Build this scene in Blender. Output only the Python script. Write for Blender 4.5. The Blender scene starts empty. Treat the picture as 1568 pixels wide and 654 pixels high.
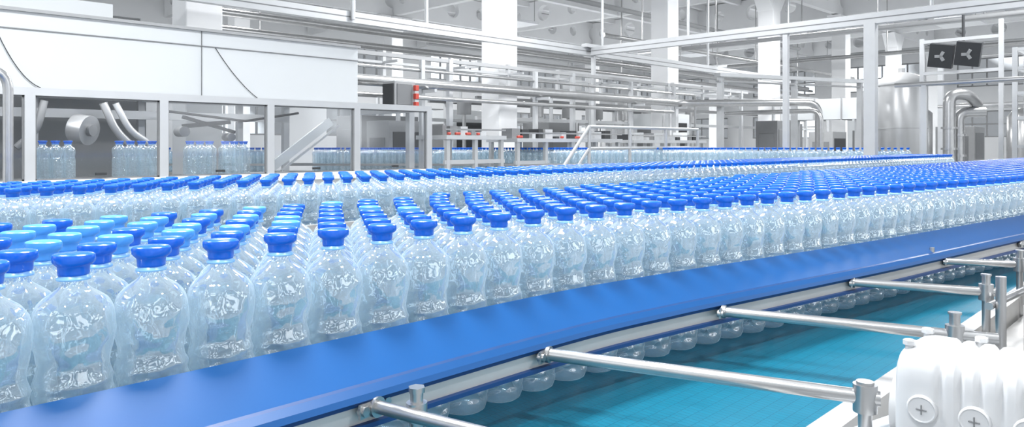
import bpy, bmesh, math, random, bisect
from mathutils import Vector, Matrix, noise as mnoise
random.seed(7)
H=1.38
S2=math.sqrt(2)
sc=bpy.context.scene
sc.view_settings.view_transform='Standard'
sc.view_settings.look='None'
sc.view_settings.exposure=0.10

# ---------------- materials ----------------
def mat(name,col,rough=.5,metal=0.0,noise=0.0,nscale=8,spec=.5,coat=0):
    m=bpy.data.materials.new(name); m.use_nodes=True
    nt=m.node_tree; b=nt.nodes['Principled BSDF']
    b.inputs['Base Color'].default_value=(*col,1); b.inputs['Roughness'].default_value=rough
    b.inputs['Metallic'].default_value=metal
    b.inputs['Specular IOR Level'].default_value=spec
    b.inputs['Coat Weight'].default_value=coat
    tc=nt.nodes.new('ShaderNodeTexCoord')
    if noise>0:
        n=nt.nodes.new('ShaderNodeTexNoise'); n.inputs['Scale'].default_value=nscale; n.inputs['Detail'].default_value=3
        nt.links.new(tc.outputs['Object'],n.inputs['Vector'])
        mr=nt.nodes.new('ShaderNodeMapRange'); mr.inputs['To Min'].default_value=1-noise; mr.inputs['To Max'].default_value=1+noise*.4
        nt.links.new(n.outputs['Fac'],mr.inputs['Value'])
        mx=nt.nodes.new('ShaderNodeVectorMath'); mx.operation='SCALE'; mx.inputs[0].default_value=col
        nt.links.new(mr.outputs['Result'],mx.inputs['Scale'])
        nt.links.new(mx.outputs['Vector'],b.inputs['Base Color'])
    return m
M_cap=mat('cap_blue',(.005,.125,.66),.24,noise=.1,nscale=30)
M_cap2=mat('cap_blue_painted_lit',(.075,.34,.82),.3,noise=.1,nscale=30)  # paler blue paints a lit patch onto some of the caps
M_neck=mat('neck_ring_plastic',(.25,.52,.88),.3,noise=.1,nscale=30)
M_rail=mat('guide_blue_plastic',(.006,.082,.27),.34,noise=.15,nscale=3,spec=.4)
M_railedge=mat('guide_blue_edge',(.004,.045,.17),.4,noise=.1)
M_steel=mat('brushed_steel',(.50,.50,.50),.28,.88,noise=.2,nscale=15)
M_steelL=mat('satin_steel',(.54,.53,.515),.45,.35,noise=.15,nscale=10)
M_alu=mat('aluminium_profile',(.54,.55,.56),.38,.45,noise=.08)
M_white=mat('white_enamel',(.80,.81,.82),.35,noise=.03)
M_machine=mat('machine_panel',(.58,.60,.61),.4,noise=.05,nscale=1.5)
M_wall=mat('wall_paint',(.84,.845,.85),.8,noise=.08,nscale=.7)
M_ceil=mat('ceiling_concrete',(.68,.685,.69),.85,noise=.15,nscale=.6)
M_beam=mat('beam_concrete',(.85,.855,.86),.8,noise=.08,nscale=1)
M_floor=mat('floor_concrete',(.45,.46,.47),.5,noise=.2,nscale=.8)
M_dark=mat('dark_rubber',(.03,.032,.035),.5,noise=.1)
M_grey=mat('grey_paint',(.18,.185,.19),.5,noise=.1)
M_midgrey=mat('mid_grey_paint',(.33,.335,.34),.5,noise=.1)
M_red=mat('red_plastic',(.5,.07,.05),.4,noise=.1)
M_orange=mat('orange_plastic',(.85,.25,.03),.4,noise=.1)
M_bluebit=mat('blue_plastic',(.01,.22,.6),.4,noise=.1)
M_tank=mat('tank_steel',(.44,.445,.45),.30,.5,noise=.1,nscale=3)

def plastic(name,tint,body,base,edge,gloss=.5,rough=.07,trl=.5):
    m=bpy.data.materials.new(name); m.use_nodes=True; nt=m.node_tree; nt.nodes.clear(); N=nt.nodes.new; L=nt.links.new
    out=N('ShaderNodeOutputMaterial'); tr=N('ShaderNodeBsdfTransparent'); tr.inputs[0].default_value=(*tint,1)
    di=N('ShaderNodeBsdfDiffuse'); di.inputs[0].default_value=(*body,1)
    tl=N('ShaderNodeBsdfTranslucent'); tl.inputs[0].default_value=(*body,1)
    gl=N('ShaderNodeBsdfGlossy'); gl.inputs['Roughness'].default_value=rough; gl.inputs[0].default_value=(1,1,1,1)
    lw=N('ShaderNodeLayerWeight'); lw.inputs['Blend'].default_value=.35
    mr=N('ShaderNodeMapRange'); mr.inputs['To Min'].default_value=base; mr.inputs['To Max'].default_value=edge
    L(lw.outputs['Facing'],mr.inputs['Value'])
    m1=N('ShaderNodeMixShader'); m1.inputs[0].default_value=trl; L(di.outputs[0],m1.inputs[1]); L(tl.outputs[0],m1.inputs[2])
    m2=N('ShaderNodeMixShader'); m2.inputs[0].default_value=gloss; L(m1.outputs[0],m2.inputs[1]); L(gl.outputs[0],m2.inputs[2])
    m3=N('ShaderNodeMixShader'); L(mr.outputs[0],m3.inputs[0]); L(m2.outputs[0],m3.inputs[2]); L(tr.outputs[0],m3.inputs[1])
    L(m3.outputs[0],out.inputs[0]); return m
M_pet=plastic('clear_pet_plastic',(.90,.965,1),(.82,.94,1.0),.22,.92,.60,.03,.5)
M_glass=plastic('safety_glass',(.90,.91,.92),(.5,.52,.55),.04,.30,.6,.05)

def beltmat():
    m=mat('teal_modular_belt',(.003,.14,.22),.36); nt=m.node_tree; b=nt.nodes['Principled BSDF']
    tc=nt.nodes['Texture Coordinate']; br=nt.nodes.new('ShaderNodeTexBrick')
    nt.links.new(tc.outputs['Object'],br.inputs['Vector'])
    br.inputs['Scale'].default_value=1; br.inputs['Brick Width'].default_value=.012; br.inputs['Row Height'].default_value=.025
    br.inputs['Mortar Size'].default_value=.0010; br.inputs['Mortar Smooth'].default_value=.6
    br.inputs['Color1'].default_value=(.003,.145,.225,1); br.inputs['Color2'].default_value=(.003,.132,.205,1); br.inputs['Mortar'].default_value=(.002,.085,.14,1)
    nt.links.new(br.outputs['Color'],b.inputs['Base Color'])
    bp=nt.nodes.new('ShaderNodeBump'); bp.inputs['Strength'].default_value=.2; bp.inputs['Distance'].default_value=.001; bp.invert=True
    nt.links.new(br.outputs['Fac'],bp.inputs['Height']); nt.links.new(bp.outputs[0],b.inputs['Normal'])
    return m
M_belt=beltmat()

# ---------------- builder ----------------
class B:
    def __init__(s,name):
        s.name=name; s.mats=[]; s.v=[]; s.f=[]; s.mi=[]; s.sm=[]
    def _add(s,vs,fs,m,sm):
        o=len(s.v); s.v+= [tuple(p) for p in vs]
        if m not in s.mats: s.mats.append(m)
        mi=s.mats.index(m)
        for f in fs: s.f.append([i+o for i in f]); s.mi.append(mi); s.sm.append(sm)
    def box(s,x0,x1,y0,y1,z0,z1,m,R=None,c=None):
        vs=[Vector((x,y,z)) for x in(x0,x1) for y in(y0,y1) for z in(z0,z1)]
        if R is not None:
            c=Vector(c) if c is not None else sum(vs,Vector())/8
            vs=[c+R@(p-c) for p in vs]
        s._add(vs,[(0,1,3,2),(4,6,7,5),(0,4,5,1),(2,3,7,6),(0,2,6,4),(1,5,7,3)],m,False)
    def cyl(s,p0,p1,r,m,seg=14,r2=None):
        p0=Vector(p0);p1=Vector(p1); r2=r if r2 is None else r2
        q=(p1-p0).to_track_quat('Z','Y'); vs=[]
        for p,rr in((p0,r),(p1,r2)):
            for i in range(seg):
                a=2*math.pi*i/seg; vs.append(p+q@Vector((math.cos(a)*rr,math.sin(a)*rr,0)))
        s._add(vs,[(i,(i+1)%seg,seg+(i+1)%seg,seg+i) for i in range(seg)],m,True)
        s._add(vs[:seg],[tuple(range(seg))[::-1]],m,False); s._add(vs[seg:],[tuple(range(seg))],m,False)
    def bar(s,p0,p1,w,h,m):
        p0=Vector(p0);p1=Vector(p1);d=(p1-p0).normalized()
        up=Vector((0,0,1)) if abs(d.z)<.95 else Vector((0,1,0))
        sd=d.cross(up).normalized(); up=sd.cross(d).normalized()
        vs=[p+sd*a*w/2+up*b*h/2 for p in(p0,p1) for a,b in((-1,-1),(1,-1),(1,1),(-1,1))]
        s._add(vs,[(0,3,2,1),(4,5,6,7),(0,1,5,4),(1,2,6,5),(2,3,7,6),(3,0,4,7)],m,False)
    def tube(s,pts,r,m,seg=12,bend=0):
        pts=[Vector(p) for p in pts]
        if bend>0:
            o=[pts[0]]
            for i in range(1,len(pts)-1):
                a=(pts[i-1]-pts[i]);b=(pts[i+1]-pts[i]); t=min(bend,a.length*.49,b.length*.49)
                A=pts[i]+a.normalized()*t; C=pts[i]+b.normalized()*t
                for k in range(7):
                    u=k/6; o.append(A*(1-u)**2+pts[i]*2*u*(1-u)+C*u*u)
            o.append(pts[-1]); pts=o
        vs=[];n=len(pts); prev=None
        for i,p in enumerate(pts):
            d=(pts[min(i+1,n-1)]-pts[max(i-1,0)]).normalized()
            if prev is None:
                up=Vector((0,0,1)) if abs(d.z)<.9 else Vector((1,0,0)); a=d.cross(up).normalized()
            else: a=(prev-d*prev.dot(d)).normalized()
            prev=a; b=d.cross(a)
            for k in range(seg):
                t=2*math.pi*k/seg; vs.append(p+a*math.cos(t)*r+b*math.sin(t)*r)
        fs=[(i*seg+k,i*seg+(k+1)%seg,(i+1)*seg+(k+1)%seg,(i+1)*seg+k) for i in range(n-1) for k in range(seg)]
        s._add(vs,fs,m,True); s._add(vs[:seg],[tuple(range(seg))],m,False); s._add(vs[-seg:],[tuple(range(seg))],m,False)
    def lathe(s,prof,c,m,seg=24,fn=None,axis=None):
        c=Vector(c); vs=[]
        R=axis if axis is not None else Matrix.Identity(3)
        for r,z in prof:
            for i in range(seg):
                a=2*math.pi*i/seg; rr=fn(r,z,a) if fn else r
                vs.append(c+R@Vector((math.cos(a)*rr,math.sin(a)*rr,z)))
        n=len(prof)
        s._add(vs,[(j*seg+i,j*seg+(i+1)%seg,(j+1)*seg+(i+1)%seg,(j+1)*seg+i) for j in range(n-1) for i in range(seg)],m,True)
        s._add(vs[:seg],[tuple(range(seg))[::-1]],m,True); s._add(vs[-seg:],[tuple(range(seg))],m,True)
    def sweep(s,path,prof,mats):
        k=len(prof); vs=[(x+nx*o,y+ny*o,z) for x,y,nx,ny in path for o,z in prof]
        for j in range(k):
            fs=[(i*k+j,i*k+(j+1)%k,(i+1)*k+(j+1)%k,(i+1)*k+j) for i in range(len(path)-1)]
            used=sorted({i for f in fs for i in f}); mp={i:q for q,i in enumerate(used)}
            s._add([vs[i] for i in used],[tuple(mp[i] for i in f) for f in fs],mats[j],True)
        s._add(vs[:k],[tuple(range(k))],mats[0],False); s._add(vs[-k:],[tuple(range(k))],mats[0],False)
    def done(s,bevel=0):
        me=bpy.data.meshes.new(s.name); me.from_pydata(s.v,[],s.f)
        for m in s.mats: me.materials.append(m)
        for p,mi,sm in zip(me.polygons,s.mi,s.sm): p.material_index=mi; p.use_smooth=sm
        bm=bmesh.new(); bm.from_mesh(me); bmesh.ops.recalc_face_normals(bm,faces=bm.faces); bm.to_mesh(me); bm.free()
        ob=bpy.data.objects.new(s.name,me); sc.collection.objects.link(ob)
        if bevel>0:
            md=ob.modifiers.new('bevel','BEVEL'); md.width=bevel; md.segments=2; md.limit_method='ANGLE'
        return ob

# ---------------- hall shell ----------------
XE,YE,ZC=38.0,24.0,6.4
b=B('floor'); b.box(-6,XE,-6,YE,-.1,0,M_floor); b.done()
b=B('ceiling'); b.box(-6,XE,-6,YE,ZC,ZC+.2,M_ceil); b.done()
def windowwall(name,axis,c,lo,hi,openings):
    b=B(name)
    def bx(a0,a1,z0,z1):
        if axis=='y': b.box(a0,a1,c,c+.3,z0,z1,M_wall)
        else: b.box(c,c+.3,a0,a1,z0,z1,M_wall)
    rows=[(1.7,2.9),(4.0,5.3)]
    bx(lo,hi,0,1.7); bx(lo,hi,2.9,4.0); bx(lo,hi,5.3,ZC)
    for z0,z1 in rows:
        e=lo
        for o0,o1 in openings: bx(e,o0,z0,z1); e=o1
        bx(e,hi,z0,z1)
    b.done()
    for i,(o0,o1) in enumerate(openings):
        w=B('window_%s_%d'%('back' if axis=='y' else 'right',i+1))
        for z0,z1 in rows:
            n=6
            for k in range(n+1):
                a=o0+.03+(o1-o0-.06)*k/n
                if axis=='y': w.box(a-.03,a+.03,c+.1,c+.18,z0,z1,M_midgrey)
                else: w.box(c+.1,c+.18,a-.03,a+.03,z0,z1,M_midgrey)
            for z in (z0+.03,(z0+z1)/2,z1-.03):
                if axis=='y': w.box(o0,o1,c+.11,c+.17,z-.03,z+.03,M_midgrey)
                else: w.box(c+.11,c+.17,o0,o1,z-.03,z+.03,M_midgrey)
            if axis=='y': w.box(o0,o1,c+.135,c+.14,z0,z1,M_glass)
            else: w.box(c+.135,c+.14,o0,o1,z0,z1,M_glass)
        w.done()
windowwall('wall_back','y',YE,-6,XE+.3,[(-1.6+5*k+.75,-1.6+5*k+4.25) for k in range(8)])
windowwall('wall_right','x',XE,-6,YE,[(-5.3+5*k+.75,-5.3+5*k+4.25) for k in range(6)])

def column(x,y,s=.215):
    b=B('concrete_column')
    b.box(x-s,x+s,y-s,y+s,0,5.4,M_beam)
    b.box(x-s*1.5,x+s*1.5,y-s*1.5,y+s*1.5,0,.12,M_beam)
    for dx in(-1,1):
        b._add([(x+dx*s,y-s,4.9),(x+dx*s,y+s,4.9),(x+dx*s,y-s,5.4),(x+dx*s,y+s,5.4),(x+dx*(s+.4),y-s,5.4),(x+dx*(s+.4),y+s,5.4)],
          [(0,1,3,2),(0,4,5,1),(2,3,5,4),(0,2,4),(1,5,3)],M_beam,False)
    b.done(.015)
for k in range(7):
    column(3.4+5*k,8.7); column(3.4+5*k,18.7)
def beam(length,loc,rotz):
    cu=bpy.data.curves.new('ceiling_beam','CURVE'); cu.dimensions='2D'; cu.fill_mode='BOTH'; cu.extrude=.09
    sp=cu.splines.new('POLY'); pts=[(0,0),(length,0),(length,.95),(0,.95)]
    sp.points.add(3)
    for i,p in enumerate(pts): sp.points[i].co=(*p,0,1)
    sp.use_cyclic_u=True
    n=int(length/1.25)
    for k in range(n):
        c=(k+.5)*length/n; s2=cu.splines.new('POLY'); s2.points.add(19); s2.use_cyclic_u=True
        r=.27 if k%2 else .2
        for i in range(20):
            a=2*math.pi*i/20; s2.points[i].co=(c+r*math.cos(a),.5+r*math.sin(a),0,1)
    cu.materials.append(M_beam)
    ob=bpy.data.objects.new('ceiling_beam',cu); sc.collection.objects.link(ob)
    ob.location=loc; ob.rotation_euler=(math.pi/2,0,rotz)
for k in range(7): beam(29.8,(3.4+5*k,-5.9,5.42),math.pi/2)
for y in (3.7,8.7,13.7,18.7): beam(39,(-1.2,y,5.43),0)
b=B('ceiling_purlins')
for k in range(22): b.box(-6,XE,-5.5+k*1.35,-5.35+k*1.35,6.22,6.4,M_wall)
b.done()

for (x,y,e) in ((1.2,2.4,320),(7.0,5.9,330),(12.0,1.5,330),(6,14,560),(16,6.2,430),(16,16,760),(26,6,700),(27,16,880)):  # added area lights to brighten the hall, given fixture housings
    b=B('added_ceiling_fixture'); b.box(x-.6,x+.6,y-.6,y+.6,5.15,5.23,M_white)
    for dx in(-.5,.5):
        for dy in (-.5,.5): b.cyl((x+dx,y+dy,5.23),(x+dx,y+dy,6.4),.012,M_steel,6)
    ob=b.done()
    l=bpy.data.lights.new('added_ceiling_light','AREA'); l.size=1.0; l.energy=e; l.color=(.97,.985,1)
    lo=bpy.data.objects.new('added_ceiling_light',l); lo.location=(x,y,5.13); sc.collection.objects.link(lo); lo.parent=ob
for (x,y) in ((-1.0,.3),(1.8,-1.0),(-.4,3.6)):  # added lamps out of view, for glints on the bottles
    b=B('added_sparkle_lamp'); b.lathe([(.02,4.75),(.06,4.74),(.09,4.62),(.20,4.50),(.205,4.49),(.19,4.50),(.08,4.61),(.02,4.62)],(x,y,0),M_midgrey,28)
    b.cyl((x,y,4.74),(x,y,6.4),.01,M_steel,6); ob=b.done()
    l=bpy.data.lights.new('added_sparkle_light','AREA'); l.shape='DISK'; l.size=.26; l.energy=95; l.color=(.95,.975,1)
    lo=bpy.data.objects.new('added_sparkle_light',l); lo.location=(x,y,4.49); sc.collection.objects.link(lo); lo.parent=ob

# ---------------- bottles ----------------
def cr2(p0,p1,p2,p3,t):
    return tuple(.5*((2*p1[i])+(-p0[i]+p2[i])*t+(2*p0[i]-5*p1[i]+4*p2[i]-p3[i])*t*t+(-p0[i]+3*p1[i]-3*p2[i]+p3[i])*t**3) for i in(0,1))
def bottle(name,capm,seed):
    b=B(name)
    prof=[(.001,.012),(.02,.006),(.034,0),(.040,.004),(.0425,.014)]
    z=.02
    while z<.198:
        t=(z-.02)/.178
        base=.0434-.0010*math.sin(math.pi*min(1,max(0,(t-.15)/.85)))
        prof.append((base-.0008*(1-math.cos((z-.02)/.018*2*math.pi)),z)); z+=.003
    up=[(.0415,.202),(.0396,.208),(.0383,.214),(.0384,.220),(.0400,.229),(.0422,.239),(.0438,.249),(.0444,.259),(.0440,.270),(.0418,.280),(.0375,.289),(.031,.2965),(.0235,.302),(.0175,.3065),(.0145,.310),(.0135,.315),(.0135,.328)]
    for i in range(len(up)-1):
        pm=up[max(i-1,0)]; pn=up[min(i+2,len(up)-1)]
        for k in range(2 if i<12 else 1): prof.append(cr2(pm,up[i],up[i+1],pn,k/2))
    prof.append(up[-1])
    off=Vector((seed*7.3,seed*3.1,0))
    def fn(r,z,a):
        if .01<z<.2:
            w=min(1,(z-.01)/.02,(.2-z)/.02)
            r=r*(1+.040*w*(-math.cos(4*a)))
            r+=.0014*w*math.sin(8*a)*math.cos(z*2*math.pi/.03)
        if .01<z<.304:
            w=min(1,(.304-z)/.012)
            p=Vector((.043*math.cos(a),.043*math.sin(a),z))
            r+=w*(.0018*mnoise.noise(p*50+off)+.0013*mnoise.noise(p*100+off*2))
        return r
    b.lathe(prof,(0,0,0),M_pet,64,fn)
    b.lathe([(.0138,.3165),(.0182,.317),(.0184,.3195),(.0160,.3203),(.0160,.3225),(.0138,.323)],(0,0,0),M_neck,20)
    def fc(r,z,a):
        k=max(0,min(1,(z-.334)/.004))
        return r*(1+.10*k*math.cos(2*a+math.pi/2))+(.0004*math.cos(20*a) if z<.334 else 0)
    b.lathe([(.0150,.3225),(.0164,.3230),(.0168,.3250),(.0172,.3320),(.0178,.3335)],(0,0,0),capm,24,fc)
    b.lathe([(.0178,.3335),(.0198,.3355),(.0214,.3385),(.0216,.3440),(.0209,.3468)],(0,0,0),capm,24,fc)
    b.lathe([(.0209,.3468),(.0190,.3483),(.010,.3492),(.001,.3494)],(0,0,0),capm,24,fc)
    return b.done()
def lane(name,src,pts):
    me=bpy.data.meshes.new(name); me.from_pydata([p[:3] for p in pts],[],[])
    a=me.attributes.new('rot','FLOAT','POINT')
    for i,p in enumerate(pts): a.data[i].value=p[3]
    ob=bpy.data.objects.new(name,me); sc.collection.objects.link(ob)
    ng=bpy.data.node_groups.new(name,'GeometryNodeTree')
    ng.interface.new_socket('Geometry',in_out='INPUT',socket_type='NodeSocketGeometry')
    ng.interface.new_socket('Geometry',in_out='OUTPUT',socket_type='NodeSocketGeometry')
    N=ng.nodes.new; L=ng.links.new
    gi=N('NodeGroupInput'); go=N('NodeGroupOutput'); ip=N('GeometryNodeInstanceOnPoints'); oi=N('GeometryNodeObjectInfo')
    oi.inputs['Object'].default_value=src; oi.inputs['As Instance'].default_value=True
    na=N('GeometryNodeInputNamedAttribute'); na.data_type='FLOAT'; na.inputs['Name'].default_value='rot'
    cx=N('ShaderNodeCombineXYZ'); L(na.outputs['Attribute'],cx.inputs['Z'])
    er=N('FunctionNodeEulerToRotation'); L(cx.outputs[0],er.inputs[0])
    L(gi.outputs[0],ip.inputs['Points']); L(oi.outputs['Geometry'],ip.inputs['Instance']); L(er.outputs[0],ip.inputs['Rotation'])
    L(ip.outputs[0],go.inputs[0])
    md=ob.modifiers.new('instances','NODES'); md.node_group=ng
    return ob
bot=bottle('water_bottle',M_cap,0); bot3=bottle('water_bottle',M_cap,2); bot2=bottle('painted_lit_cap_bottle',M_cap2,1)

key=[(-1.6,.935),(-.6,.935),(.156,.935),(.95,.935),(1.3,.905),(1.63,.855),(2.29,.755),(3.0,.665),(3.55,.60),(4.4,.545),(5.5,.54),(7,.54),(9.4,.54),(10.5,.54)]
raw=[]
for i in range(1,len(key)-2):
    for k in range(40): raw.append(cr2(key[i-1],key[i],key[i+1],key[i+2],k/40))
cum=[0]
for i in range(1,len(raw)): cum.append(cum[-1]+math.dist(raw[i],raw[i-1]))
def at(s):
    i=min(max(bisect.bisect(cum,s)-1,0),len(raw)-2); t=(s-cum[i])/(cum[i+1]-cum[i])
    x=raw[i][0]+(raw[i+1][0]-raw[i][0])*t; y=raw[i][1]+(raw[i+1][1]-raw[i][1])*t
    a=raw[max(i-6,0)]; c=raw[min(i+6,len(raw)-1)]; d=math.dist(a,c)
    return x,y,-(c[1]-a[1])/d,(c[0]-a[0])/d
ZB=.90
norm=[];pale=[];norm3=[]
ns=int(cum[-1]/.0885)
for row in range(14):
    for k in range(ns):
        s=(k+.5*(row%2))*.0885+.042
        if s>cum[-1]-.05: continue
        x,y,nx,ny=at(s); o=.0465+.0765*row
        px=x+nx*o+random.uniform(-.0015,.0015); py=y+ny*o+random.uniform(-.0015,.0015)
        if py>1.50 or px>9: continue
        p=(px,py,ZB+.001,random.gauss(math.atan2(-nx,ny),.12)+random.choice((0,math.pi)))
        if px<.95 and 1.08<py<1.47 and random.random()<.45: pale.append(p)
        elif random.random()<.5: norm.append(p)
        else: norm3.append(p)
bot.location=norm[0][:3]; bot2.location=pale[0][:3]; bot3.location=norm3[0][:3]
lane('water_bottle_lane',bot,norm[1:]); lane('painted_lit_cap_lane',bot2,pale[1:]); lane('water_bottle_lane',bot3,norm3[1:])
pts=[]
for row in range(7):
    for k in range(132):
        x=-.6+k*.0885+.044*(row%2); y=2.57+.0765*row
        if x>10.7: continue
        pts.append((x+random.uniform(-.002,.002),y+random.uniform(-.002,.002),ZB,random.gauss(0,.15)))
lane('second_bottle_lane',bot,pts)
pts=[]; Z3=ZB+.086
d=Vector((-1,1,0))/S2; n=Vector((1,1,0))/S2
P0=Vector((11.0,3.0,0))
for row in range(3):
    for k in range(150):
        p=P0+d*(.2+k*.0885+.044*(row%2))+n*(.0765*row)
        al=(.2+k*.0885)
        if p.y>8.7:
            if (al%1.0)>.42: continue
        pts.append((p.x,p.y,Z3,random.random()*3))
lane('return_bottle_lane',bot,pts)

# ---------------- conveyors ----------------
b=B('main_conveyor')
b.box(-1.6,9.6,.50,1.62,ZB-.03,ZB,M_belt)
b.box(-1.6,9.6,.455,.497,ZB-.18,ZB+.012,M_steelL); b.box(-1.6,9.6,1.623,1.66,ZB-.18,ZB+.03,M_steelL)
b.box(-1.6,9.6,.50,.56,ZB-.16,ZB-.04,M_grey)
for k in range(7):
    x=-1.2+k*1.6
    for y in(.48,1.64): b.box(x-.03,x+.03,y-.03,y+.03,.02,ZB-.1,M_steelL); b.cyl((x,y,0),(x,y,.03),.05,M_steel)
    b.box(x-.02,x+.02,.48,1.64,.35,.40,M_steelL)
path=[at(s) for s in [i*cum[-1]/260 for i in range(261)]]
prof=[(0,1.088),(-.006,1.093),(-.076,1.045),(-.082,1.043),(-.090,1.034),(-.094,1.026),(-.088,1.018),(-.084,1.017),(-.084,.993),(-.091,.992),(-.091,.985),(-.06,.985),(-.06,1.0),(0,1.0)]
mm=[M_rail,M_rail,M_railedge,M_rail,M_rail,M_railedge,M_railedge,M_steelL,M_railedge,M_railedge,M_railedge,M_steelL,M_rail,M_rail]
b.sweep(path,prof,mm)
b.box(-1.6,9.6,1.555,1.575,1.03,1.10,M_rail); b.box(-1.6,9.6,1.575,1.60,1.04,1.08,M_steelL)
for k in range(11): b.cyl((-1.3+k*1.0,1.6,1.06),(-1.3+k*1.0,1.66,1.06),.009,M_steel); b.cyl((-1.3+k*1.0,1.66,.85),(-1.3+k*1.0,1.66,1.1),.01,M_steel)
b.cyl((2.5,.655,1.040),(2.5,.655,1.060),.007,M_steel,6)
rods=[((.575,.850),(.69,.37)),((.93,.848),(1.10,.375)),((1.44,.79),(1.58,.375)),((1.99,.715),(2.10,.43)),((2.555,.64),(2.65,.455)),((3.2,.56),(3.3,.44)),((-.1,.85),(0,.38))]
for i,(p,q) in enumerate(rods):
    zz=1.013
    P=Vector((p[0],p[1],zz)); Q=Vector((q[0],q[1],zz)); dr=(Q-P).normalized()
    b.cyl(P,Q+dr*(.02 if i!=2 else .07),.0108 if i else .009,M_steel,20)
    b.cyl(P+dr*.001,P+dr*.010,.0145,M_steel,16)
    sd=dr.cross(Vector((0,0,1)))
    for sgn in(-1,1):
        c=P+sd*.022*sgn; b.cyl(c+dr*-.004,c+dr*.008,.0075,M_steel,6); b.cyl(c+dr*-.001,c+dr*.003,.0095,M_steel,14)
    b.bar(P-sd*.03+dr*.002,P+sd*.03+dr*.002,.004,.02,M_steel)
    tp=.002 if i==1 else .04
    b.cyl((q[0],q[1],ZB-.12),(q[0],q[1],zz+tp),.0095,M_steel,16)
    b.cyl((q[0],q[1],zz-.021),(q[0],q[1],zz+.019),.0165,M_steel,20)
    b.cyl((q[0],q[1],zz+max(tp,.019)),(q[0],q[1],zz+max(tp,.019)+.004),.012,M_steel,16)
    b.box(q[0]-.02,q[0]+.02,q[1]-.012,.47,ZB-.10,ZB-.05,M_steelL)
x,y=.605,.79
b.cyl((x,y,.975),(x,y,1.040),.009,M_steel,14); b.cyl((x,y,1.001),(x,y,1.026),.0145,M_steel,18); b.cyl((x,y,1.040),(x,y,1.047),.012,M_steel,6)
b.done(0)

b=B('second_conveyor')
b.box(-1.6,10.9,2.45,3.2,ZB-.03,ZB,M_belt)
for y in(2.42,3.2): b.box(-1.6,10.9,y,y+.03,ZB-.18,ZB+.03,M_steelL)
b.box(-1.6,10.9,2.505,2.52,1.0,1.06,M_rail); b.box(-1.6,10.9,2.49,2.505,.99,1.07,M_steelL)
b.box(-1.6,10.9,3.085,3.1,1.0,1.06,M_rail); b.box(-1.6,10.9,3.1,3.115,.99,1.07,M_steelL)
for k in range(9):
    x=-1.2+k*1.5
    for y in(2.435,3.215): b.box(x-.03,x+.03,y-.03,y+.03,0,ZB-.1,M_steelL)
    b.cyl((x,2.43,1.03),(x,2.5,1.03),.009,M_steel); b.cyl((x,2.43,.85),(x,2.43,1.08),.01,M_steel)
b.done()

b=B('return_conveyor')
def dbox(a0,a1,n0,n1,z0,z1,m):
    vs=[P0+d*a+n*k+Vector((0,0,z)) for a in(a0,a1) for k in(n0,n1) for z in(z0,z1)]
    b._add(vs,[(0,1,3,2),(4,6,7,5),(0,4,5,1),(2,3,7,6),(0,2,6,4),(1,5,7,3)],m,False)
dbox(.1,13.2,-.1,.26,Z3-.03,Z3,M_belt); dbox(.1,13.2,-.13,-.1,Z3-.15,Z3+.02,M_steelL); dbox(.1,13.2,.26,.29,Z3-.15,Z3+.02,M_steelL)
dbox(.1,13.2,-.075,-.06,Z3+.10,Z3+.13,M_steel)
dbox(.1,13.2,.22,.235,Z3+.10,Z3+.13,M_steel)
for k in range(9): dbox(.8+k*1.4,.86+k*1.4,-.13,-.07,0,Z3-.1,M_steelL)
b.done()

# ---------------- gearmotor ----------------
M_motor=mat('white_motor_paint',(.58,.585,.59),.38,noise=.04,coat=.15)
b=B('conveyor_gearmotor')
x0,x1,y0,y1,z0,z1=1.055,1.20,-.10,.325,.93,1.105
cx_=(x0+x1)/2
ny_=140; sec=32; vs=[]
for j in range(ny_+1):
    y=y1-(y1-y0)*j/ny_
    endk=.80+.20*math.sqrt(max(0,1-(1-min(1,j/9))**2))
    ph=((y1-y-.045)/.0225)%1.0
    groove=0
    if y1-y>.04: groove=-.0085*max(0,1-abs(ph-.5)/.26)
    for i in range(sec):
        a=2*math.pi*i/sec; ca,sa=math.cos(a),math.sin(a); e=.40
        X=math.copysign(abs(ca)**e,ca)*(x1-x0)/2; Z=math.copysign(abs(sa)**e,sa)*(z1-z0)/2
        g=groove if sa>.10 else 0
        l=math.hypot(X,Z)
        k=endk*(l+g)/l
        vs.append((cx_+X*k,y,(z0+z1)/2+Z*k))
b._add(vs,[(j*sec+i,j*sec+(i+1)%sec,(j+1)*sec+(i+1)%sec,(j+1)*sec+i) for j in range(ny_) for i in range(sec)],M_motor,True)
b._add(vs[:sec],[tuple(range(sec))],M_motor,False); b._add(vs[-sec:],[tuple(range(sec))],M_motor,False)
RX=Matrix.Rotation(-math.pi/2,3,'Y')
for yy in(.288,.228,.170,.108):
    b.lathe([(.0185,-.004),(.0185,.004),(.0172,.006),(.0160,.0062),(.0150,.005),(.001,.006)],(x0+.001,yy,1.030),M_motor,28,axis=RX)
    b.box(x0-.0062,x0-.004,yy-.0065,yy+.0065,1.0292,1.0308,M_grey); b.box(x0-.0062,x0-.004,yy-.0008,yy+.0008,1.0235,1.0365,M_grey)
b.box(x0-.006,x1+.01,.05,.335,.915,.955,M_motor)
for yy,xx in((.312,x0+.03),(.245,x1-.03),(.312,x1-.03)):
    b.cyl((xx,yy,1.08),(xx,yy,1.112),.0055,M_motor,12); b.cyl((xx,yy,1.105),(xx,yy,1.111),.0085,M_motor,6)
b.cyl((cx_,.32,1.01),(cx_,.335,1.01),.055,M_motor,28); b.cyl((cx_,.335,1.01),(cx_,.342,1.01),.03,M_motor,24)
b.box(cx_-.05,cx_+.05,.0,.35,.86,.94,M_motor)
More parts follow.
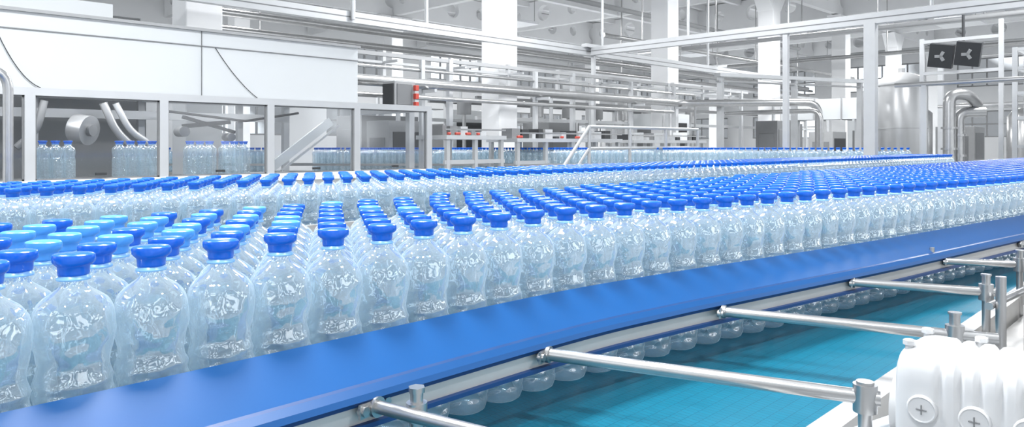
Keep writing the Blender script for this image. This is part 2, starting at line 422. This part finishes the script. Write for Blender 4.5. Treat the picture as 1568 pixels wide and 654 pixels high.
b._add([(x0-.01,.335,.86),(x1,.335,.86),(x0-.01,.335,.985),(x1,.335,.985),(x0-.02,.43,.86),(x1,.43,.86),(x0-.02,.43,.925),(x1,.43,.925)],[(0,1,3,2),(4,6,7,5),(0,4,5,1),(2,3,7,6),(0,2,6,4),(1,5,7,3)],M_motor,False)
b.done(.004)
b=B('sensor_bracket')
b.box(2.05,2.75,.33,.345,.86,1.0,M_steelL); b.box(2.0,2.8,.30,.445,.84,.86,M_steelL)
b.cyl((2.3,.33,.95),(2.3,.31,.95),.018,M_orange); b.cyl((2.45,.33,.93),(2.45,.29,.93),.02,M_dark)
b.cyl((2.2,.36,.86),(2.2,.36,1.09),.009,M_steel); b.cyl((2.2,.36,1.05),(2.4,.36,1.05),.007,M_steel)
b.cyl((2.0,.38,.86),(2.0,.38,1.07),.011,M_steel); b.cyl((1.98,.40,1.0),(2.4,.37,1.0),.009,M_steel)
b.cyl((2.55,.36,.86),(2.55,.36,1.12),.008,M_dark); b.box(2.5,2.58,.34,.38,1.0,1.04,M_grey)
b.box(1.5,3.4,.20,.215,.86,.93,M_steelL)
b.done()

# ---------------- packing machine left ----------------
YM=6.5
b=B('packing_machine')
b.box(-1.2,4.24,YM+.06,8.1,1.82,2.40,M_machine)
b.box(-1.2,4.24,YM+.05,YM+.06,2.262,2.270,M_grey)
b.box(2.597,2.603,YM+.05,YM+.06,1.82,2.40,M_grey)
b.box(-1.2,4.26,YM+.03,8.12,2.40,2.425,M_midgrey)
b.box(-1.2,2.0,YM+.5,7.9,2.425,2.62,M_machine)
def droop(pa,pb,sag): 
    pts=[]
    for i in range(15):
        t=i/14; pts.append((pa[0]+(pb[0]-pa[0])*t, YM+.045, pa[1]+(pb[1]-pa[1])*t-sag*4*t*(1-t)))
    b.tube(pts,.0035,M_dark,6)
droop((1.09,2.2),(1.36,1.82),.07); droop((2.72,2.26),(3.12,1.82),.04)
b.box(-1.2,5.17,YM-.03,YM+.04,1.755,1.815,M_alu)
for x in(-.9,.15,1.275,2.25,3.22,4.18,5.14):
    b.box(x-.035,x+.035,YM-.03,YM+.04,0,1.755,M_alu)
    if x>4: b.box(x-.035,x+.035,8.0,8.07,0,1.9 if x>5 else 1.82,M_alu)
b.box(5.11,5.17,YM+.04,8.05,1.755,1.815,M_alu)
b.box(-1.2,5.17,YM-.05,YM+.06,1.03,1.10,M_white)
b.box(-1.2,5.14,YM-.01,YM+.02,.12,1.03,M_machine)
for a,c in((-.865,.115),(.185,1.24),(1.31,2.215),(2.285,3.185),(3.255,4.145),(4.215,5.105)):
    b.box(a,c,YM,YM+.008,1.10,1.755,M_glass)
    b.box((a+c)/2-.04,(a+c)/2+.04,YM-.04,YM-.02,1.13,1.15,M_dark)
    for e in(a,c-.012): b.box(e,e+.012,YM-.004,YM+.012,1.10,1.755,M_grey)
    b.box(a,c,YM-.004,YM+.012,1.743,1.755,M_grey); b.box(a,c,YM-.004,YM+.012,1.10,1.112,M_grey)
b.box(-1.2,4.1,6.7,7.9,1.0,1.06,M_midgrey)
b.box(-1.2,2.6,8.0,8.03,1.06,1.82,M_midgrey)
for x in (.3,1.5,2.4,3.4): b.box(x,x+.06,7.6,7.66,1.06,1.82,M_alu)
b.cyl((1.75,7.15,1.52),(1.83,7.05,1.50),.13,M_tank,28); b.cyl((1.83,7.05,1.50),(1.85,7.02,1.50),.05,M_grey,20)
b.tube([(1.95,7.1,1.75),(2.05,7.1,1.5),(2.2,7.1,1.35),(2.25,7.1,1.2)],.035,M_tank,12,bend=.1)
b.tube([(2.05,7.1,1.75),(2.17,7.1,1.5),(2.35,7.1,1.38),(2.4,7.1,1.2)],.03,M_alu,12,bend=.1)
b.tube([(1.5,7.1,1.75),(1.45,7.1,1.5),(1.3,7.1,1.35)],.03,M_grey,12,bend=.1)
b.bar((2.6,7.0,1.55),(3.05,7.0,1.60),.05,.04,M_dark); b.bar((2.6,7.0,1.64),(3.1,7.0,1.5),.04,.03,M_dark)
b.cyl((2.6,6.95,1.5),(2.6,7.1,1.5),.05,M_grey,18); b.cyl((3.05,6.95,1.45),(3.05,7.1,1.45),.04,M_grey,18)
b.tube([(2.5,7.2,1.7),(3.3,7.2,1.62),(3.9,7.2,1.72)],.012,M_dark,8)
b.bar((3.25,6.62,1.12),(3.95,6.62,1.62),.03,.09,M_machine); b.bar((3.4,6.62,1.12),(4.05,6.62,1.58),.02,.02,M_alu)
b.cyl((.7,7,1.1),(.7,7,1.8),.10,M_tank,20); b.cyl((1.0,7,1.4),(1.0,7,1.8),.06,M_midgrey,20)
b.box(1.2,3.9,7.4,7.45,1.62,1.70,M_alu)
b.box(.2,4.0,6.9,7.0,1.79,1.815,M_white)
ob=b.done()
l=bpy.data.lights.new('added_machine_light','AREA'); l.shape='RECTANGLE'; l.size=3.6; l.size_y=.08; l.energy=20  # added light under the box, brightens the machine interior
lo=bpy.data.objects.new('added_machine_light',l); lo.location=(2.1,6.95,1.785); sc.collection.objects.link(lo); lo.parent=ob

pk=[]
for x in (1.36,2.02,2.62,2.95):
    for i in range(4 if x<2.5 else 3):
        for j in range(2): pk.append((x+i*.09-.02,6.78+j*.09,1.061,random.random()))
lane('bottle_packs',bot,pk)

b=B('stainless_handrail')
b.tube([(.635,3.62,0),(.635,3.62,1.69),(.2,3.62,1.69),(-.8,3.62,1.69),(-.8,3.62,0)],.019,M_steel,14,bend=.08)
b.done()

# ---------------- overhead steelwork ----------------
def chan(b,p0,p1,w,h):
    b.bar(p0,p1,w,h,M_alu); b.bar(p0,p1,w*1.04,h*.10,M_grey)
b=B('overhead_cable_beam')
chan(b,(1.5,8.0,3.01),(18.2,8.0,3.01),.10,.14)
for x in (2.4,6.3,10.3,14,18): b.cyl((x,8.0,3.06),(x,8.0,5.43),.025,M_alu,10)
b.cyl((5.05,7.92,2.97),(5.05,7.92,4.2),.03,M_alu,10); b.box(5.01,5.09,7.87,7.95,3.45,3.62,M_bluebit)
b.bar((10.02,7.98,0),(10.02,7.98,2.95),.06,.06,M_alu)
b.bar((9.7,7.93,3.10),(10.15,7.93,3.10),.12,.06,M_alu)
b.done()
b=B('overhead_cross_beam')
chan(b,(9.9,7.9,3.01),(9.9,.4,3.01),.10,.14)
b.box(9.84,9.96,3.235,3.375,0,2.95,M_alu); b.box(9.80,10.0,3.235,3.40,.0,.02,M_alu)
b.box(9.87,9.94,4.40,4.47,0,2.95,M_alu)
for y in(1.0,2.6,6.0): b.cyl((9.9,y,3.06),(9.9,y,6.2),.022,M_alu,8)
b.done()

b=B('overhead_air_conveyor')
for z in (2.60,2.50,2.30): b.bar((4.3,8.2,z),(15.5,8.2,z),.06,.035,M_alu)
b.bar((4.3,7.85,2.56),(15.5,7.85,2.56),.04,.05,M_midgrey)
for k in range(10):
    x=4.5+k*1.2
    b.box(x-.025,x+.025,8.16,8.22,2.28,2.66,M_alu); b.bar((x,7.85,2.5),(x,8.2,2.5),.03,.03,M_alu)
for x in (6.6,9.3,12.2,15.2): b.box(x-.035,x+.035,7.82,7.89,0,2.58,M_alu)
b.done()
b=B('transfer_gantry')
b.bar((12.6,7.0,2.72),(16.2,5.55,2.72),.18,.07,M_alu); b.bar((12.6,7.0,2.6),(16.2,5.55,2.6),.1,.03,M_midgrey)
for t in (.02,.5,.97):
    x=12.6+3.6*t; y=7-1.45*t; b.box(x-.05,x+.05,y-.05,y+.05,0,2.7,M_alu)
b.done()

b=B('process_pipework')
b.tube([(4.3,7.5,2.17),(12.05,7.5,2.17),(13.7,5.5,2.17),(13.7,5.5,0)],.068,M_steel,16,bend=.25)
b.tube([(4.3,7.35,1.98),(11.6,7.35,1.98)],.03,M_steel,12)
b.tube([(4.3,7.6,2.36),(12.8,7.6,2.36),(12.8,7.6,0)],.022,M_steel,10,bend=.1)
b.tube([(13.3,7.2,2.0),(13.3,5.3,2.0),(13.3,5.3,0)],.045,M_steel,14,bend=.2)
for x in (5.9,8.1,10.6,12.0):
    b.box(x-.03,x+.03,7.56,7.62,0,2.5,M_alu); b.bar((x,7.3,2.08),(x,7.62,2.08),.04,.04,M_alu)
b.done()
b=B('bent_steel_pipes')
b.tube([(11.75,2.86,0),(11.75,2.86,2.10),(11.95,2.66,2.10),(12.15,2.60,1.95)],.08,M_steel,20,bend=.16)
b.tube([(12.0,2.80,0),(12.0,2.80,1.85),(12.15,2.5,1.85)],.075,M_steel,20,bend=.14)
for z in(1.2,1.5): b.cyl((12.0,2.80,z),(12.0,2.80,z+.03),.10,M_steel,20); b.cyl((11.75,2.86,z+.1),(11.75,2.86,z+.13),.105,M_steel,20)
b.done()
b=B('service_pipe_run')
b.tube([(11,-.5,2.21),(11,3.35,2.21)],.035,M_steel,12)
b.box(10.97,11.03,2.95,3.01,0,2.2,M_alu)
b.tube([(14.5,3.7,2.05),(14.5,1.0,2.05)],.05,M_steel,12)
b.tube([(14.5,3.7,2.9),(14.5,.5,2.9)],.03,M_steel,12)
b.box(14.46,14.54,3.62,3.70,0,2.9,M_alu)
b.done()

b=B('control_cabinet')
b.box(5.0,5.30,6.95,7.2,1.82,2.13,M_midgrey); b.box(4.985,5.0,6.97,7.18,1.85,2.10,M_dark); b.box(5.03,5.25,6.94,6.95,1.85,2.1,M_grey)
for z in(1.86,1.96,2.06): b.box(5.27,5.32,6.90,6.95,z-.035,z+.03,M_red)
b.box(5.25,5.33,7.0,7.08,0,1.82,M_alu)
b.done(.006)

b=B('process_tank')
tx,ty=16.5,4.90
b.lathe([(.02,2.90),(.17,2.88),(.33,2.82),(.45,2.72),(.49,2.63),(.49,1.0),(.46,.9),(.27,.8),(.05,.76)],(tx,ty,0),M_tank,44)
for a in range(4):
    t=a*math.pi/2+.4; b.cyl((tx+.42*math.cos(t),ty+.42*math.sin(t),0),(tx+.42*math.cos(t),ty+.42*math.sin(t),1.05),.035,M_steel)
for z in(2.61,1.7,1.05): b.cyl((tx,ty,z),(tx,ty,z+.02),.497,M_midgrey,44)
b.cyl((tx,ty,2.86),(tx,ty,2.98),.07,M_steel)
b.done()
b=B('ventilation_duct')
b.box(16.7,17.3,5.75,7.6,1.95,2.42,M_machine)
for y in(6.2,6.8,7.3): b.box(16.68,17.32,y-.015,y+.015,1.93,2.44,M_midgrey)
for y in(5.9,7.4): b.box(16.8,16.9,y-.05,y+.05,0,1.95,M_alu); b.box(17.1,17.2,y-.05,y+.05,0,1.95,M_alu)
b.done()
b=B('fan_unit')
R=Matrix.Rotation(-.25,3,'Y')@Matrix.Rotation(.18,3,'X')
for y in(3.16,2.80):
    c=(12.55,y,2.75); b.box(12.50,12.60,y-.165,y+.165,2.57,2.93,M_dark,R,c)
    for k in range(3):
        a=k*2.1+.4; b.box(12.488,12.50,y-.022,y+.022,2.75,2.83,M_midgrey,R@Matrix.Rotation(a,3,'X'),c)
b.bar((12.7,3.5,2.5),(12.7,2.4,2.5),.05,.05,M_alu); b.bar((12.7,3.5,3.0),(12.7,2.4,3.0),.05,.05,M_alu)
b.box(12.67,12.73,3.44,3.5,0,3.05,M_alu); b.box(12.67,12.73,2.38,2.44,0,3.25,M_alu)
b.cyl((12.7,2.9,2.95),(12.7,2.9,3.4),.02,M_dark); b.cyl((12.7,2.9,3.35),(12.7,3.3,3.35),.015,M_alu)
b.done()
b=B('filling_machine_frame')
for x in(12.2,13.0,14.2,15.2):
    for y in(1.0,1.45,1.85,2.15): b.box(x-.03,x+.03,y-.03,y+.03,0,2.75 if x<14 else 1.95,M_alu)
for z in(.95,1.35,1.75,2.1,2.45,2.72):
    for y in(1.0,1.45,2.15): b.bar((12.2,y,z),(13.0 if z>2.0 else 15.2,y,z),.045,.045,M_alu)
    for x in(12.2,13.0): b.bar((x,.9,z),(x,2.15,z),.045,.045,M_alu)
b.box(12.3,12.9,1.1,2.0,1.4,1.7,M_machine); b.box(12.3,12.9,1.3,1.9,1.8,2.05,M_midgrey); b.box(13.3,15,1.1,2.0,.2,1.3,M_machine)
b.cyl((12.1,1.7,1.6),(12.1,1.7,2.3),.09,M_steel,20); b.cyl((12.05,1.3,1.9),(12.05,1.3,2.2),.07,M_dark,20)
b.tube([(12.1,2.0,1.2),(12.1,2.0,2.6),(12.1,1.2,2.6)],.03,M_steel,bend=.12)
b.box(12.0,12.1,1.5,1.9,2.15,2.35,M_grey)
b.done()

b=B('access_platform_railing')
yr=5.6
for z in(1.60,1.33): b.tube([(6.95,yr,z),(9.5,yr,z)],.022,M_alu,10)
for x in(6.95,7.8,8.65,9.5): b.cyl((x,yr,.2),(x,yr,1.60),.022,M_alu,10)
b.tube([(6.95,yr,1.60),(6.35,yr,1.0),(6.35,yr,0)],.022,M_alu,10,bend=.08); b.tube([(6.95,yr,1.33),(6.5,yr,.9)],.018,M_alu,8)
b.box(6.9,9.6,5.63,6.0,.5,.56,M_midgrey)
for x in(6.95,9.5):
    b.box(x-.04,x+.04,5.7,5.78,0,.5,M_alu); b.box(x-.04,x+.04,5.9,5.98,0,.5,M_alu)
b.done()

def bench(x0,x1,y,zt,seed,red):
    random.seed(seed)
    b=B('transfer_table')
    b.box(x0,x1,y-.3,y+.3,zt-.05,zt,M_alu)
    n=int((x1-x0)/.5)+1
    for k in range(n):
        x=x0+.05+(x1-x0-.1)*k/max(1,n-1)
        for dy in(-.25,.25): b.box(x-.025,x+.025,y+dy-.025,y+dy+.025,0,zt-.05,M_alu)
    b.box(x0,x1,y-.27,y-.23,zt-.35,zt-.30,M_alu); b.box(x0+.1,x1-.1,y-.2,y+.2,.25,.8,M_midgrey)
    b.box(x0,x1,y-.29,y-.27,zt+.06,zt+.08,M_steel)
    x=x0+.1
    while x<x1-.1:
        w=random.uniform(.05,.16); h=random.uniform(.03,.14)
        b.box(x,x+w,y-.1,y+.1,zt,zt+h,random.choice([M_grey,M_white,M_dark,M_alu]))
        if red and random.random()<.6: b.cyl((x,y-.2,zt+.02),(x+w*.6,y-.2,zt+.02),.017,M_red,8)
        if random.random()<.3: b.cyl((x+w/2,y,zt+h),(x+w/2,y,zt+h+random.uniform(.1,.4)),.012,M_steel,8)
        x+=w+random.uniform(.02,.1)
    b.done()
bench(5.5,6.5,6.9,1.49,1,True); bench(6.7,9.0,6.9,1.46,2,True); bench(9.3,11.5,6.9,1.45,3,False)
for (x,y,w,dp,h,m) in [(15.2,7.0,.7,.5,1.9,M_grey),(18.3,7.0,.9,.6,1.7,M_midgrey),(14.2,9.3,1.2,.8,2.1,M_machine),(18.0,13,1.5,1,2.4,M_midgrey),(11,13,1.4,1,2.2,M_machine),(8.5,13,1.5,1,2.0,M_grey),(20.5,9.2,1.2,.8,2.0,M_grey),(22,7,1.4,1,2.1,M_machine),(24,5.2,1.2,1,1.9,M_midgrey),(10.2,9.2,.9,.7,1.8,M_grey),(6.5,9.2,.8,.6,1.75,M_midgrey),(26,3,1.2,1,2.2,M_grey)]:
    b=B('electrical_cabinet')
    b.box(x,x+w,y,y+dp,0,h,m); b.box(x-.01,x,y+dp*.15,y+dp*.85,h*.45,h*.85,M_grey); b.box(x+w*.1,x+w*.9,y-.01,y,h*.5,h*.9,M_dark if random.random()<.4 else M_grey)
    b.box(x+w*.1,x+w*.9,y-.012,y,h*.1,h*.42,M_alu); b.cyl((x+w*.5,y+dp*.5,h),(x+w*.5,y+dp*.5,h+.5),.04,M_alu)
    b.done(.01)
b=B('pipe_rack')
for (x,y) in((10,10.5),(13,10.5),(16,10.5),(19,10.5),(10,12),(13,12),(16,12),(19,12),(22,10.5),(25,10.5)):
    b.box(x-.05,x+.05,y-.05,y+.05,0,3.0,M_alu)
for z in(1.9,2.3,2.75,3.0):
    for y in(10.5,12): b.bar((9.5,y,z),(26 if y<11 else 19.5,y,z),.07,.07,M_alu if z!=2.3 else M_grey)
for x in(10,13,16,19): 
    for z in(2.3,3.0): b.bar((x,10.5,z),(x,12,z),.06,.06,M_alu)
for k in range(9): b.cyl((9.8+k*1.1,11.2,2.0),(9.8+k*1.1,11.2,2.0+.25+.1*(k%3)),.15,[M_midgrey,M_grey,M_steel][k%3],14); b.cyl((9.8+k*1.1,11.2,0),(9.8+k*1.1,11.2,2.0),.04,M_steel,8)
b.done()
b=B('high_level_pipes')
for z in(3.4,3.7): b.tube([(5,12.5,z),(30,12.5,z)],.07,M_steel,10)
for x in(6,12,17,22.5,29): b.cyl((x,12.5,3.4),(x,12.5,6.2),.02,M_steel,6)
b.done()
def hung(name,p0,p1,r,m,hang):
    b=B(name); b.tube([p0,p1],r,m,12)
    for t in hang:
        q=Vector(p0).lerp(Vector(p1),t); b.cyl(q,(q.x,q.y,6.21),.014,M_steel,6)
    b.done()
hung('hall_service_pipe',(22,20,4.6),(36,20,4.6),.09,M_alu,(.1,.5,.9)); hung('hall_service_pipe',(20,3.0,4.4),(20,14,4.4),.07,M_alu,(.1,.5,.9))
hung('hall_service_pipe',(29.5,3,4.9),(29.5,20,4.9),.09,M_alu,(.1,.5,.9)); hung('hall_service_pipe',(12,15.2,4.1),(37,15.2,4.1),.06,M_midgrey,(.1,.5,.9))
hung('hall_service_pipe',(22.3,2,4.0),(22.3,12,4.0),.06,M_steel,(.1,.5,.9)); hung('hall_service_pipe',(9,10.3,4.6),(24,10.3,4.6),.06,M_midgrey,(.1,.5,.9))
hung('hall_service_pipe',(12.4,9.6,3.75),(27,9.6,3.75),.05,M_steel,(.1,.5,.9)); hung('hall_service_pipe',(14.6,.5,3.6),(14.6,9.0,3.6),.045,M_midgrey,(.1,.5,.9))
for (x,y,r,h) in((21,5.9,.4,2.2),(23,3.6,.35,2.4),(19.5,3.3,.3,2.0)):
    b=B('process_vessel')
    b.lathe([(.02,h+.2),(r*.6,h+.15),(r,h),(r,.6),(r*.5,.4),(.05,.4)],(x,y,0),M_steel,28)
    for a in range(3): b.cyl((x+r*.8*math.cos(a*2.1),y+r*.8*math.sin(a*2.1),0),(x+r*.8*math.cos(a*2.1),y+r*.8*math.sin(a*2.1),.7),.03,M_steel)
    b.done()

# ---------------- world (bright patches added for reflections in the bottles) / camera ----------------
w=bpy.data.worlds.new('world'); sc.world=w; w.use_nodes=True; nt=w.node_tree
bg=nt.nodes['Background']; bg.inputs[0].default_value=(.91,.955,1,1)
tc=nt.nodes.new('ShaderNodeTexCoord'); no=nt.nodes.new('ShaderNodeTexNoise'); no.inputs['Scale'].default_value=6; no.inputs['Detail'].default_value=2
nt.links.new(tc.outputs['Generated'],no.inputs['Vector'])
mr=nt.nodes.new('ShaderNodeMapRange'); mr.inputs['From Min'].default_value=.51; mr.inputs['From Max'].default_value=.59; mr.inputs['To Min'].default_value=.40; mr.inputs['To Max'].default_value=3.0
nt.links.new(no.outputs['Fac'],mr.inputs['Value']); nt.links.new(mr.outputs['Result'],bg.inputs[1])
cam=bpy.data.cameras.new('camera'); co=bpy.data.objects.new('camera',cam); sc.collection.objects.link(co); sc.camera=co
cam.sensor_width=36; cam.lens=36*1100/1568; cam.shift_y=-106/1568; cam.clip_start=.02; cam.clip_end=200
co.location=(0,0,H); co.rotation_euler=(math.pi/2,0,-math.pi/4)
